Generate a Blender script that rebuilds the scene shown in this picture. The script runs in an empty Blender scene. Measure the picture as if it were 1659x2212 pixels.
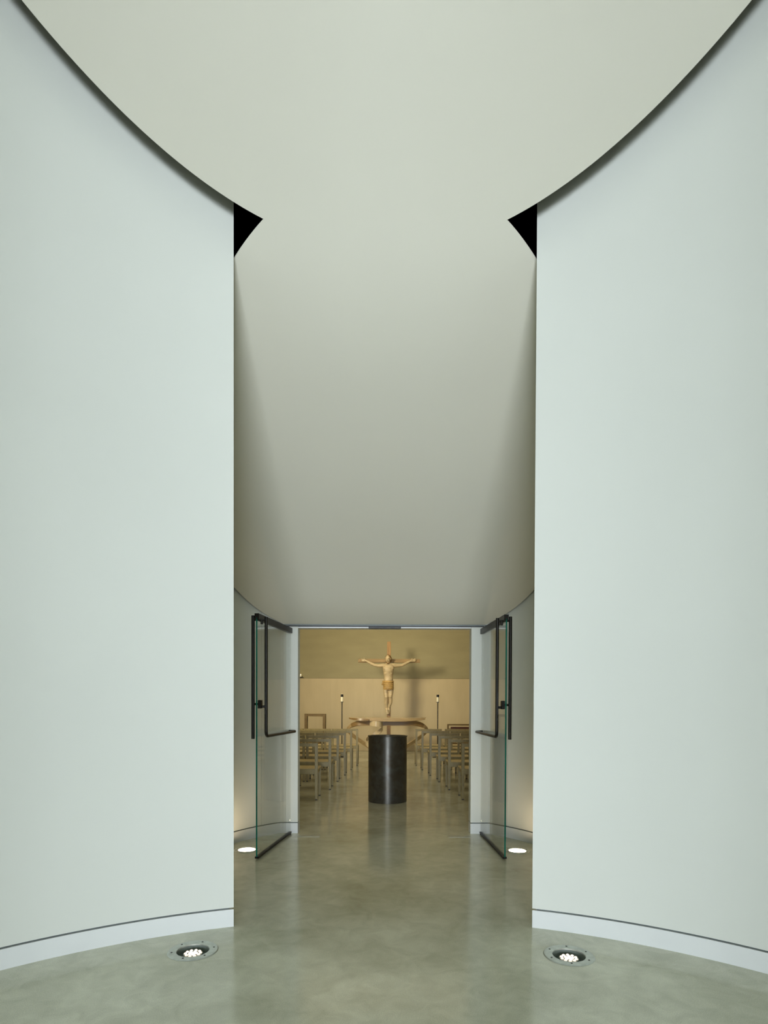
import bpy, bmesh, math, random
import numpy as np
from mathutils import Vector, Matrix, Euler

random.seed(7)
S = bpy.context.scene
COL = S.collection
PI = math.pi

# ------------------------------------------------------------------ camera, world, light, exposure
F_PX, W_PX, H_PX = 1300.0, 1659.0, 2212.0
VP_X, HORIZON_Y = 833.0, 1517.0
PITCH, ROLL, CAM_H = 0.0142, 0.0035, 1.38
cam_d = bpy.data.cameras.new('camera')
cam_d.sensor_fit = 'HORIZONTAL'
cam_d.sensor_width = 36.0
cam_d.lens = 36.0 * F_PX / W_PX
cam_d.shift_x = -(VP_X - W_PX / 2) / W_PX
cam_d.shift_y = (HORIZON_Y + F_PX * math.tan(PITCH) - H_PX / 2) / W_PX
cam_d.clip_start = 0.05
cam = bpy.data.objects.new('camera', cam_d)
COL.objects.link(cam)
cam.matrix_world = (Matrix.Translation((0, 0, CAM_H)) @ Matrix.Rotation(PI / 2 - PITCH, 4, 'X')
                    @ Matrix.Rotation(ROLL, 4, 'Z'))
S.camera = cam

world = bpy.data.worlds.new('world')
S.world = world
world.use_nodes = True
world.node_tree.nodes['Background'].inputs[0].default_value = (0.78, 0.90, 1.0, 1)
world.node_tree.nodes['Background'].inputs[1].default_value = 0.6

S.view_settings.view_transform = 'Standard'
S.view_settings.look = 'None'
S.view_settings.exposure = 0.0
S.view_settings.gamma = 1.0
S.view_settings.use_curve_mapping = False
S.cycles.max_bounces = 7
S.cycles.diffuse_bounces = 4
S.cycles.glossy_bounces = 3
S.cycles.transparent_max_bounces = 10
S.cycles.use_adaptive_sampling = True
S.cycles.adaptive_threshold = 0.08
S.cycles.adaptive_min_samples = 20
S.cycles.use_denoising = True


def area_light(name, loc, target, sx, sy, power, color, spread=PI):
    d = bpy.data.lights.new(name, 'AREA')
    d.shape = 'RECTANGLE'
    d.size, d.size_y = sx, sy
    d.energy = power
    d.color = color
    d.spread = spread
    o = bpy.data.objects.new(name, d)
    COL.objects.link(o)
    o.location = loc
    o.rotation_euler = (Vector(target) - Vector(loc)).to_track_quat('-Z', 'Y').to_euler()
    return o


# added light panel standing in for sky outside an invented entrance behind the camera
area_light('daylight_panel', (0, -14.0, 2.1), (0, 5, 2.1), 7.0, 4.0, 3200, (0.815, 0.875, 1.0))
# unseen chapel key lamp at the left; soft fills added over seats and altar
area_light('chapel_key_lamp', (-4.3, 9.0, 3.85), (0.3, 16.5, 2.3), 1.5, 1.5, 76, (1.0, 0.885, 0.63), 1.15)
area_light('chapel_seat_fill', (0, 10.5, 4.55), (0, 10.5, 0), 5.0, 5.0, 52, (1.0, 0.87, 0.58))
area_light('chapel_altar_fill', (0.6, 14.6, 4.55), (0.2, 16.4, 1.2), 3.0, 1.2, 45, (1.0, 0.88, 0.62))

# ------------------------------------------------------------------ plan of the place
CX = -0.012
C1Y, R1W, R1S = 0.94, 2.885, 2.75     # outer room: wall and ceiling circles
C2Y, R2W, R2S = 5.06, 1.66, 1.63     # inner round lobby
Y_DOOR = 6.31
HALF_DOOR = 0.908
WALL_TOP = 7.3

_zy = [(-2.2, 7.0), (-0.6, 6.95), (0.6, 6.72), (1.6, 6.12), (2.4, 5.44), (3.02, 4.842), (3.595, 4.230), (3.73, 4.072),
       (4.3, 3.540), (5.0, 3.018), (5.8, 2.485), (6.05, 2.325), (6.3, 2.197)]


def _spline(pts):
    x = np.array([p[0] for p in pts]); y = np.array([p[1] for p in pts])
    n = len(x); h = np.diff(x)
    A = np.zeros((n, n)); b = np.zeros(n)
    A[0, 0] = A[-1, -1] = 1
    for i in range(1, n - 1):
        A[i, i - 1] = h[i - 1]; A[i, i] = 2 * (h[i - 1] + h[i]); A[i, i + 1] = h[i]
        b[i] = 3 * ((y[i + 1] - y[i]) / h[i] - (y[i] - y[i - 1]) / h[i - 1])
    c = np.linalg.solve(A, b)

    def f(t):
        i = int(min(max(np.searchsorted(x, t) - 1, 0), n - 2))
        u = t - x[i]
        bb = (y[i + 1] - y[i]) / h[i] - h[i] * (2 * c[i] + c[i + 1]) / 3
        d = (c[i + 1] - c[i]) / (3 * h[i])
        return float(y[i] + bb * u + c[i] * u * u + d * u ** 3)
    return f


sheet_z = _spline(_zy)


def meet(r1, r2):
    d = C2Y - C1Y
    a = (d * d + r1 * r1 - r2 * r2) / (2 * d)
    return math.sqrt(r1 * r1 - a * a), C1Y + a       # half width, y


# ------------------------------------------------------------------ materials
def new_mat(name):
    m = bpy.data.materials.new(name)
    m.use_nodes = True
    return m, m.node_tree, m.node_tree.nodes['Principled BSDF']


def srgb(r, g, b):
    def c(v):
        v /= 255.0
        return v / 12.92 if v <= 0.04045 else ((v + 0.055) / 1.055) ** 2.4
    return (c(r), c(g), c(b), 1)


def mat(name, col, rough=0.5, metal=0.0, spec=0.5, vary=0.0, scale=8.0, bump=0.0, bscale=60.0, stretch=None, detail=3):
    m, nt, p = new_mat(name)
    p.inputs['Roughness'].default_value = rough
    p.inputs['Metallic'].default_value = metal
    p.inputs['Specular IOR Level'].default_value = spec
    p.inputs['Base Color'].default_value = col
    tc = nt.nodes.new('ShaderNodeTexCoord')
    src = tc.outputs['Object']
    if stretch:
        mp = nt.nodes.new('ShaderNodeMapping')
        mp.inputs['Scale'].default_value = stretch
        nt.links.new(src, mp.inputs[0])
        src = mp.outputs[0]
    if vary > 0:
        n = nt.nodes.new('ShaderNodeTexNoise')
        n.inputs['Scale'].default_value = scale
        n.inputs['Detail'].default_value = detail
        nt.links.new(src, n.inputs['Vector'])
        r = nt.nodes.new('ShaderNodeValToRGB')
        r.color_ramp.elements[0].position = 0.3
        r.color_ramp.elements[1].position = 0.7
        r.color_ramp.elements[0].color = tuple(max(0, c * (1 - vary)) for c in col[:3]) + (1,)
        r.color_ramp.elements[1].color = tuple(min(1, c * (1 + vary)) for c in col[:3]) + (1,)
        nt.links.new(n.outputs['Fac'], r.inputs[0])
        nt.links.new(r.outputs[0], p.inputs['Base Color'])
    if bump > 0:
        n2 = nt.nodes.new('ShaderNodeTexNoise')
        n2.inputs['Scale'].default_value = bscale
        n2.inputs['Detail'].default_value = 4
        nt.links.new(src, n2.inputs['Vector'])
        b = nt.nodes.new('ShaderNodeBump')
        b.inputs['Strength'].default_value = bump
        b.inputs['Distance'].default_value = 0.01
        nt.links.new(n2.outputs['Fac'], b.inputs['Height'])
        nt.links.new(b.outputs[0], p.inputs['Normal'])
    return m


def emit(name, col, strength):
    m, nt, p = new_mat(name)
    p.inputs['Base Color'].default_value = (0.8, 0.8, 0.8, 1)
    p.inputs['Emission Color'].default_value = col
    p.inputs['Emission Strength'].default_value = strength
    return m


def floor_material():
    m, nt, p = new_mat('polished_concrete')
    tc = nt.nodes.new('ShaderNodeTexCoord')
    N, L = nt.nodes.new, nt.links.new

    def noise(scale, detail, rough=0.55, dist=0.0):
        n = N('ShaderNodeTexNoise')
        n.inputs['Scale'].default_value = scale
        n.inputs['Detail'].default_value = detail
        n.inputs['Roughness'].default_value = rough
        n.inputs['Distortion'].default_value = dist
        L(tc.outputs['Object'], n.inputs['Vector'])
        return n

    def ramp(src, p0, c0, p1, c1):
        r = N('ShaderNodeValToRGB')
        r.color_ramp.elements[0].position = p0
        r.color_ramp.elements[1].position = p1
        r.color_ramp.elements[0].color = c0
        r.color_ramp.elements[1].color = c1
        L(src, r.inputs[0])
        return r
    big = noise(1.3, 4, 0.6, 0.4)
    base = ramp(big.outputs['Fac'], 0.30, FLOOR_DARK, 0.70, FLOOR_LIGHT)
    fine = noise(240, 1, 0.6)
    fr0 = ramp(fine.outputs['Fac'], 0.35, (0.86, 0.86, 0.85, 1), 0.68, (1.10, 1.10, 1.09, 1))
    mid = noise(7, 4, 0.62, 0.8)
    fr1 = ramp(mid.outputs['Fac'], 0.32, (0.88, 0.88, 0.86, 1), 0.66, (1.07, 1.07, 1.07, 1))
    fr = N('ShaderNodeMix'); fr.data_type = 'RGBA'; fr.blend_type = 'MULTIPLY'
    fr.inputs['Factor'].default_value = 1.0
    L(fr0.outputs[0], fr.inputs[6]); L(fr1.outputs[0], fr.inputs[7])
    mx = N('ShaderNodeMix'); mx.data_type = 'RGBA'; mx.blend_type = 'MULTIPLY'
    mx.inputs['Factor'].default_value = 1.0
    L(base.outputs[0], mx.inputs[6]); L(fr.outputs[2], mx.inputs[7])
    # sparse pale and dark aggregate specks
    v = N('ShaderNodeTexVoronoi'); v.inputs['Scale'].default_value = 42
    L(tc.outputs['Object'], v.inputs['Vector'])
    sp = ramp(v.outputs['Distance'], 0.05, (1, 1, 1, 1), 0.10, (0, 0, 0, 1))
    gate = noise(9, 2)
    gr = ramp(gate.outputs['Fac'], 0.56, (0, 0, 0, 1), 0.66, (0.55, 0.55, 0.55, 1))
    mu = N('ShaderNodeMath'); mu.operation = 'MULTIPLY'
    L(sp.outputs[0], mu.inputs[0]); L(gr.outputs[0], mu.inputs[1])
    m2 = N('ShaderNodeMix'); m2.data_type = 'RGBA'
    L(mu.outputs[0], m2.inputs['Factor']); L(mx.outputs[2], m2.inputs[6])
    m2.inputs[7].default_value = (0.16, 0.15, 0.11, 1)
    L(m2.outputs[2], p.inputs['Base Color'])
    rr = N('ShaderNodeMapRange')
    rr.inputs['To Min'].default_value = 0.09
    rr.inputs['To Max'].default_value = 0.21
    L(noise(3.0, 2).outputs['Fac'], rr.inputs['Value'])
    L(rr.outputs[0], p.inputs['Roughness'])
    b = N('ShaderNodeBump'); b.inputs['Strength'].default_value = 0.035; b.inputs['Distance'].default_value = 0.01
    L(noise(14, 1).outputs['Fac'], b.inputs['Height'])
    L(b.outputs[0], p.inputs['Normal'])
    p.inputs['Specular IOR Level'].default_value = 0.62
    return m


def glass_material():
    m, nt, p = new_mat('clear_glass')
    nt.nodes.remove(p)
    out = nt.nodes['Material Output']
    fr = nt.nodes.new('ShaderNodeFresnel')
    ge = nt.nodes.new('ShaderNodeNewGeometry')     # both faces of the pane reflect as air-to-glass
    io = nt.nodes.new('ShaderNodeMapRange')
    io.inputs['To Min'].default_value = 1.5; io.inputs['To Max'].default_value = 1 / 1.5
    nt.links.new(ge.outputs['Backfacing'], io.inputs['Value'])
    nt.links.new(io.outputs[0], fr.inputs['IOR'])
    tr = nt.nodes.new('ShaderNodeBsdfTransparent'); tr.inputs[0].default_value = (0.982, 0.992, 0.984, 1)
    gl = nt.nodes.new('ShaderNodeBsdfGlossy'); gl.inputs['Roughness'].default_value = 0.0
    mx = nt.nodes.new('ShaderNodeMixShader')
    nt.links.new(fr.outputs[0], mx.inputs[0])
    nt.links.new(tr.outputs[0], mx.inputs[1])
    nt.links.new(gl.outputs[0], mx.inputs[2])
    nt.links.new(mx.outputs[0], out.inputs[0])
    return m


def wood(name, col, vary=0.18, rough=0.45, stretch=(3, 3, 40)):
    return mat(name, col, rough, vary=vary, scale=2.2, stretch=stretch, spec=0.4)


FLOOR_DARK = (0.50, 0.505, 0.375, 1)
FLOOR_LIGHT = (0.72, 0.73, 0.58, 1)
M = {}
M['plaster'] = mat('white_plaster', (0.72, 0.735, 0.66, 1), 0.85, spec=0.2, vary=0.012, scale=1.2, detail=1)
M['ceiling'] = mat('ceiling_plaster', (0.67, 0.65, 0.54, 1), 0.85, spec=0.2, vary=0.012, scale=1.0, detail=1)
M['jamb'] = mat('door_jamb_paint', (0.87, 0.875, 0.86, 1), 0.5, spec=0.4, vary=0.01)
M['baseboard'] = mat('baseboard_paint', (0.75, 0.765, 0.73, 1), 0.55, spec=0.35, vary=0.01)
M['reveal'] = mat('reveal_channel', (0.13, 0.15, 0.14, 1), 0.5, metal=0.3, vary=0.1)
M['black'] = mat('unlit_void_black', (0.004, 0.004, 0.004, 1), 1.0, spec=0.0, vary=0.1)  # black stands in for missing light above the ceiling
M['floor'] = floor_material()
M['glass'] = glass_material()
M['glass_edge'] = mat('green_glass_edge', (0.008, 0.15, 0.098, 1), 0.15, vary=0.25, scale=1.5, stretch=(1, 1, 2))
M['bronze'] = mat('dark_bronze_metal', (0.020, 0.018, 0.014, 1), 0.38, metal=0.6, vary=0.2, scale=12)
M['blackmetal'] = mat('black_metal', (0.008, 0.008, 0.007, 1), 0.45, metal=0.3, vary=0.2, scale=20)
M['steel'] = mat('brushed_steel', (0.52, 0.55, 0.49, 1), 0.45, metal=0.7, vary=0.12, scale=30)
M['lens_can'] = mat('lamp_can', (0.24, 0.28, 0.24, 1), 0.5, metal=0.0, vary=0.1)
M['screw'] = mat('screw_dark', (0.06, 0.06, 0.05, 1), 0.5, metal=0.6, vary=0.1)
M['led'] = emit('warm_led', (1.0, 0.76, 0.58, 1), 1.3)
M['led_core'] = emit('warm_led_core', (1.0, 0.84, 0.70, 1), 2.6)
M['lobby_lens'] = emit('lobby_lamp_lens', (1.0, 0.79, 0.57, 1), 44.0)
M['chapel_wall'] = mat('tan_panel', (0.50, 0.41, 0.25, 1), 0.6, spec=0.3, vary=0.05, scale=1.5, stretch=(3, 3, 0.7))
M['chapel_upper'] = mat('olive_plaster', (0.325, 0.29, 0.172, 1), 0.9, spec=0.1, vary=0.05, scale=1.6, stretch=(1, 1, 3))
M['chapel_side'] = mat('chapel_side_paint', (0.60, 0.52, 0.37, 1), 0.8, spec=0.2, vary=0.04)
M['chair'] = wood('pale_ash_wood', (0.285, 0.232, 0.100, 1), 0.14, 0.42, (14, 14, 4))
M['seat'] = wood('pale_ash_seat_lit', (0.56, 0.45, 0.22, 1), 0.12, 0.40, (2.5, 28, 20))  # same ash as the frame, made paler so seats look lit from above
M['foot'] = mat('dark_foot_cap', (0.02, 0.018, 0.012, 1), 0.6, vary=0.1)
M['brownwood'] = wood('brown_oak', (0.13, 0.082, 0.024, 1), 0.2, 0.5, (8, 8, 8))
M['redleather'] = mat('dark_red_leather', (0.07, 0.018, 0.006, 1), 0.5, vary=0.2, scale=20)
M['crosswood'] = wood('cross_wood', (0.36, 0.21, 0.085, 1), 0.2, 0.5, (22, 22, 2))
M['beamwood'] = wood('beam_wood', (0.30, 0.20, 0.085, 1), 0.3, 0.5, (1.2, 22, 30))
M['carving'] = mat('pale_carved_wood', (0.47, 0.365, 0.205, 1), 0.5, vary=0.16, scale=9, stretch=(1, 1, 2), bump=0.08, bscale=40)
M['hair'] = mat('carved_hair', (0.22, 0.125, 0.04, 1), 0.55, vary=0.3, scale=16, stretch=(3, 3, 1), bump=0.3, bscale=70)
M['loin'] = mat('ochre_loincloth', (0.38, 0.24, 0.075, 1), 0.6, vary=0.2, scale=8)
M['dark_line'] = mat('carved_dark_line', (0.10, 0.055, 0.02, 1), 0.6, vary=0.1)
M['altarwood'] = wood('pale_maple', (0.58, 0.46, 0.27, 1), 0.12, 0.28, (2, 10, 24))
M['altardark'] = wood('shaded_maple', (0.235, 0.145, 0.055, 1), 0.16, 0.3, (2, 10, 24))  # same maple darkened; overhang shade put into the apron's colour
M['altarmid'] = wood('edge_maple', (0.40, 0.285, 0.14, 1), 0.15, 0.3, (2, 10, 24))
M['pavement'] = mat('pale_pavement', (0.55, 0.55, 0.50, 1), 0.7, vary=0.1, scale=2)
M['wax'] = mat('candle_wax', (0.85, 0.80, 0.58, 1), 0.5, vary=0.03)
M['flame'] = emit('candle_flame', (1.0, 0.75, 0.4, 1), 6.0)


def font_material():
    m, nt, p = new_mat('patinated_steel')
    tc = nt.nodes.new('ShaderNodeTexCoord')
    n = nt.nodes.new('ShaderNodeTexNoise')
    n.inputs['Scale'].default_value = 9; n.inputs['Detail'].default_value = 8
    n.inputs['Distortion'].default_value = 0.8
    nt.links.new(tc.outputs['Object'], n.inputs['Vector'])
    r = nt.nodes.new('ShaderNodeValToRGB')
    r.color_ramp.elements[0].position = 0.35; r.color_ramp.elements[0].color = (0.115, 0.105, 0.085, 1)
    r.color_ramp.elements[1].position = 0.68; r.color_ramp.elements[1].color = (0.165, 0.165, 0.150, 1)
    nt.links.new(n.outputs['Fac'], r.inputs[0])
    nt.links.new(r.outputs[0], p.inputs['Base Color'])
    mr = nt.nodes.new('ShaderNodeMapRange')
    mr.inputs['To Min'].default_value = 0.42; mr.inputs['To Max'].default_value = 0.52
    nt.links.new(n.outputs['Fac'], mr.inputs['Value'])
    nt.links.new(mr.outputs[0], p.inputs['Roughness'])
    p.inputs['Metallic'].default_value = 0.85
    p.inputs['Anisotropic'].default_value = 0.9
    p.inputs['Anisotropic Rotation'].default_value = 0.25
    tg = nt.nodes.new('ShaderNodeTangent'); tg.direction_type = 'RADIAL'; tg.axis = 'Z'
    nt.links.new(tg.outputs[0], p.inputs['Tangent'])
    return m


M['font'] = font_material()
M['water'] = mat('font_water', (0.02, 0.022, 0.02, 1), 0.04, vary=0.05)


# ------------------------------------------------------------------ mesh helpers
def obj(name, bm, material, parent=None, smooth=None, loc=None, rot=None):
    me = bpy.data.meshes.new(name)
    bmesh.ops.recalc_face_normals(bm, faces=bm.faces[:])
    bm.to_mesh(me)
    bm.free()
    return mesh_obj(name, me, material, parent, smooth, loc, rot)


def mesh_obj(name, me, material, parent=None, smooth=None, loc=None, rot=None):
    mats = material if isinstance(material, (list, tuple)) else [material]
    if not me.materials:
        for k in mats:
            me.materials.append(M[k])
    if smooth is not None:
        me.polygons.foreach_set('use_smooth', [True] * len(me.polygons))
        me.set_sharp_from_angle(angle=math.radians(smooth))
    o = bpy.data.objects.new(name, me)
    COL.objects.link(o)
    if parent is not None:
        o.parent = parent
    if loc is not None:
        o.location = loc
    if rot is not None:
        o.rotation_euler = rot
    return o


def tag(o, label=None, cat=None, group=None, kind=None):
    if label: o['label'] = label
    if cat: o['category'] = cat
    if group: o['group'] = group
    if kind: o['kind'] = kind
    return o


def empty(name, loc=(0, 0, 0), rz=0.0):
    o = bpy.data.objects.new(name, None)
    o.empty_display_size = 0.1
    COL.objects.link(o)
    o.location = loc
    o.rotation_euler = (0, 0, rz)
    return o


def box(bm, x0, x1, y0, y1, z0, z1, bevel=0.0):
    vs = [bm.verts.new((x, y, z)) for z in (z0, z1) for y in (y0, y1) for x in (x0, x1)]
    fs = []
    for q in ((0, 2, 3, 1), (4, 5, 7, 6), (0, 1, 5, 4), (2, 6, 7, 3), (0, 4, 6, 2), (1, 3, 7, 5)):
        fs.append(bm.faces.new([vs[i] for i in q]))
    if bevel > 0:
        es = list({e for f in fs for e in f.edges})
        bmesh.ops.bevel(bm, geom=es, offset=bevel, segments=1, affect='EDGES', profile=0.5)
    return vs


def bx(*a, **k):
    bm = bmesh.new()
    box(bm, *a, **k)
    return bm


def prism(bm, poly, z0, z1):
    lo = [bm.verts.new((x, y, z0)) for x, y in poly]
    hi = [bm.verts.new((x, y, z1)) for x, y in poly]
    n = len(poly)
    bm.faces.new(lo[::-1])
    bm.faces.new(hi)
    for i in range(n):
        j = (i + 1) % n
        bm.faces.new((lo[i], lo[j], hi[j], hi[i]))


def lathe(bm, prof, n=48, c=(0, 0, 0), caps=True):
    rings = []
    for r, z in prof:
        if r < 1e-6:
            rings.append([bm.verts.new((c[0], c[1], c[2] + z))])
        else:
            rings.append([bm.verts.new((c[0] + r * math.cos(2 * PI * i / n), c[1] + r * math.sin(2 * PI * i / n), c[2] + z))
                          for i in range(n)])
    for a, b in zip(rings, rings[1:]):
        for i in range(n):
            j = (i + 1) % n
            if len(a) == 1 and len(b) == 1:
                continue
            if len(a) == 1:
                bm.faces.new((a[0], b[j], b[i]))
            elif len(b) == 1:
                bm.faces.new((a[i], a[j], b[0]))
            else:
                bm.faces.new((a[i], a[j], b[j], b[i]))
    if caps:
        for r in (rings[0], rings[-1]):
            if len(r) > 2:
                bm.faces.new(r)


def loft(bm, secs, n=14, cap=True):
    """secs: (centre, u axis vector, v axis vector); elliptical rings joined to a closed tube"""
    rings = []
    for c, u, v in secs:
        c, u, v = Vector(c), Vector(u), Vector(v)
        rings.append([bm.verts.new(c + u * math.cos(2 * PI * i / n) + v * math.sin(2 * PI * i / n)) for i in range(n)])
    for a, b in zip(rings, rings[1:]):
        for i in range(n):
            j = (i + 1) % n
            bm.faces.new((a[i], a[j], b[j], b[i]))
    if cap:
        bm.faces.new(rings[0][::-1])
        bm.faces.new(rings[-1])


def tube(bm, pts, r, n=12):
    pts = [Vector(p) for p in pts]
    rs = r if isinstance(r, (list, tuple)) else [r] * len(pts)
    secs = []
    prev = None
    for i, p in enumerate(pts):
        t = (pts[min(i + 1, len(pts) - 1)] - pts[max(i - 1, 0)]).normalized()
        if prev is None:
            ref = Vector((0, 0, 1)) if abs(t.z) < 0.9 else Vector((1, 0, 0))
            u = t.cross(ref).normalized()
        else:
            u = (prev - t * prev.dot(t)).normalized()
        prev = u
        v = t.cross(u).normalized()
        secs.append((p, u * rs[i], v * rs[i]))
    loft(bm, secs, n)


def bend(a, corner, b, r, k=6):
    """path a -> corner -> b with a rounded corner"""
    a, c, b = Vector(a), Vector(corner), Vector(b)
    d1, d2 = (a - c).normalized(), (b - c).normalized()
    p1, p2 = c + d1 * r, c + d2 * r
    mid = []
    for i in range(k + 1):
        t = i / k
        mid.append(p1 * (1 - t) ** 2 + c * 2 * t * (1 - t) + p2 * t * t)
    return [a] + mid + [b]


def ellipsoid(bm, c, rx, ry, rz, n=14, m=9, rot=None):
    r = bmesh.ops.create_uvsphere(bm, u_segments=n, v_segments=m, radius=1.0)
    mt = Matrix.Translation(c) @ (rot.to_matrix().to_4x4() if rot else Matrix.Identity(4)) @ Matrix.Diagonal((rx, ry, rz, 1))
    bmesh.ops.transform(bm, matrix=mt, verts=r['verts'])


def ribbon(bm, pts, thick):
    """pts: (centre, width vector); a band of the given thickness"""
    n = len(pts)
    C = [Vector(p[0]) for p in pts]
    Wv = [Vector(p[1]) for p in pts]
    rows = []
    for i in range(n):
        t = (C[min(i + 1, n - 1)] - C[max(i - 1, 0)]).normalized()
        nn = t.cross(Wv[i]).normalized() * thick / 2
        rows.append([bm.verts.new(C[i] + Wv[i] / 2 + nn), bm.verts.new(C[i] + Wv[i] / 2 - nn),
                     bm.verts.new(C[i] - Wv[i] / 2 - nn), bm.verts.new(C[i] - Wv[i] / 2 + nn)])
    for a, b in zip(rows, rows[1:]):
        for i in range(4):
            j = (i + 1) % 4
            bm.faces.new((a[i], a[j], b[j], b[i]))
    bm.faces.new(rows[0][::-1])
    bm.faces.new(rows[-1])


def smooth_path(ctrl, k=10):
    """Catmull-Rom through (position, width vector) control points"""
    out = []
    P = [Vector(list(a)) for a, b in ctrl]
    Q = [Vector(list(b)) for a, b in ctrl]
    n = len(P)

    def cr(A, i, t):
        p0, p1, p2, p3 = A[max(i - 1, 0)], A[i], A[i + 1], A[min(i + 2, n - 1)]
        return 0.5 * (2 * p1 + (p2 - p0) * t + (2 * p0 - 5 * p1 + 4 * p2 - p3) * t * t + (3 * p1 - p0 - 3 * p2 + p3) * t ** 3)
    for i in range(n - 1):
        for j in range(k):
            out.append((cr(P, i, j / k), cr(Q, i, j / k)))
    out.append((P[-1], Q[-1]))
    return out


# ------------------------------------------------------------------ the setting: walls of two intersecting rounds
def wall_poly(side, inset=0.0, groove=False):
    """plan outline of the solid wall on one side (side -1 left, +1 right)"""
    r1, r2 = R1W + inset, R2W + inset
    ex, ey = meet(r1, r2)
    pts = []
    hx = 1.7 + inset                                # passage half width
    a0 = math.atan2(-math.sqrt(r1 * r1 - hx * hx), hx)   # angle on the right half, rear
    a1 = math.atan2(ey - C1Y, ex)
    n = 110
    for i in range(n + 1):
        a = a0 + (a1 - a0) * i / n
        pts.append((r1 * math.cos(a), C1Y + r1 * math.sin(a)))
    b0 = math.atan2(ey - C2Y, ex)
    yj = Y_DOOR + inset
    b1 = math.atan2(yj - C2Y, math.sqrt(r2 * r2 - (yj - C2Y) ** 2))
    n2 = 90
    bg = math.atan2(1.085, 1.257)                  # panel joint
    for i in range(1, n2 + 1):
        b = b0 + (b1 - b0) * i / n2
        bp = b0 + (b1 - b0) * (i - 1) / n2
        if groove and bp < bg <= b:
            w = 0.0022 / r2
            for ang, rr in ((bg - w, r2), (bg - w, r2 + 0.012), (bg + w, r2 + 0.012), (bg + w, r2)):
                pts.append((rr * math.cos(ang), C2Y + rr * math.sin(ang)))
        pts.append((r2 * math.cos(b), C2Y + r2 * math.sin(b)))
    hd = HALF_DOOR + inset
    pts += [(hd, yj), (hd, Y_DOOR + 0.14 - inset), (5.3, Y_DOOR + 0.14 - inset), (5.3, -2.3), (hx, -2.3)]
    return [(CX + side * x, y) for x, y in pts]


LABEL_SIDE = {-1: 'left', 1: 'right'}
for s in (-1, 1):
    nm = LABEL_SIDE[s]
    bm = bmesh.new()
    prism(bm, wall_poly(s, groove=True), 0.118, WALL_TOP)
    w = obj('wall_' + nm, bm, 'plaster', smooth=20)
    tag(w, 'tall curved white plaster wall on the %s of the opening' % nm, 'wall', kind='structure')
    bm = bmesh.new()
    prism(bm, wall_poly(s, 0.013), 0.106, 0.120)
    obj('reveal', bm, 'reveal', w, smooth=20)
    bm = bmesh.new()
    prism(bm, wall_poly(s), 0.0, 0.107)
    b = obj('baseboard_' + nm, bm, 'baseboard', smooth=20)
    tag(b, 'white flush baseboard under the curved %s wall' % nm, 'baseboard', kind='structure')

# lintel wall above the doorway
bm = bx(CX - HALF_DOOR - 0.22, CX + HALF_DOOR + 0.22, Y_DOOR + 0.012, Y_DOOR + 0.14, 2.157, WALL_TOP)
w = obj('wall_lintel', bm, 'jamb')
tag(w, 'white lintel above the glass doors', 'wall', kind='structure')

# hanging ceiling sheet, one inclined surface with a waisted outline
def half_width(y):
    a = R1S ** 2 - (y - C1Y) ** 2
    b = R2S ** 2 - (y - C2Y) ** 2
    return max(math.sqrt(max(a, 0)), math.sqrt(max(b, 0)))


wx, wy = meet(R1S, R2S)
ys = [C1Y - R1S * math.cos(i / 60 * PI / 2) for i in range(61)]
ys += [C1Y + (wy - C1Y) * math.sin(i / 120 * PI / 2) / 1.0 for i in range(1, 121)]
ys += [wy + (6.309 - wy) * i / 160 for i in range(1, 161)]
ys = sorted(set(ys))
bm = bmesh.new()
NX = 40
rows_lo, rows_hi = [], []
TH = 0.009
for y in ys:
    hw = max(half_width(y), 0.002)
    z = sheet_z(y)
    rows_lo.append([bm.verts.new((CX + hw * (2 * i / NX - 1), y, z)) for i in range(NX + 1)])
    rows_hi.append([bm.verts.new((CX + hw * (2 * i / NX - 1), y, z + TH)) for i in range(NX + 1)])
for k in range(len(ys) - 1):
    for i in range(NX):
        bm.faces.new((rows_lo[k][i], rows_lo[k][i + 1], rows_lo[k + 1][i + 1], rows_lo[k + 1][i]))
        bm.faces.new((rows_hi[k][i], rows_hi[k + 1][i], rows_hi[k + 1][i + 1], rows_hi[k][i + 1])).material_index = 1
    for i in (0, NX):
        bm.faces.new((rows_lo[k][i], rows_lo[k + 1][i], rows_hi[k + 1][i], rows_hi[k][i]))
for k in (0, len(ys) - 1):
    for i in range(NX):
        bm.faces.new((rows_lo[k][i], rows_lo[k][i + 1], rows_hi[k][i + 1], rows_hi[k][i]))
c = obj('ceiling', bm, ['ceiling', 'black'], smooth=35)  # top face blackened to cut bounce light in the void
tag(c, 'smooth inclined white ceiling sheet with a pinched waist, sloping down to the doors', 'ceiling', kind='structure')

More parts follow.
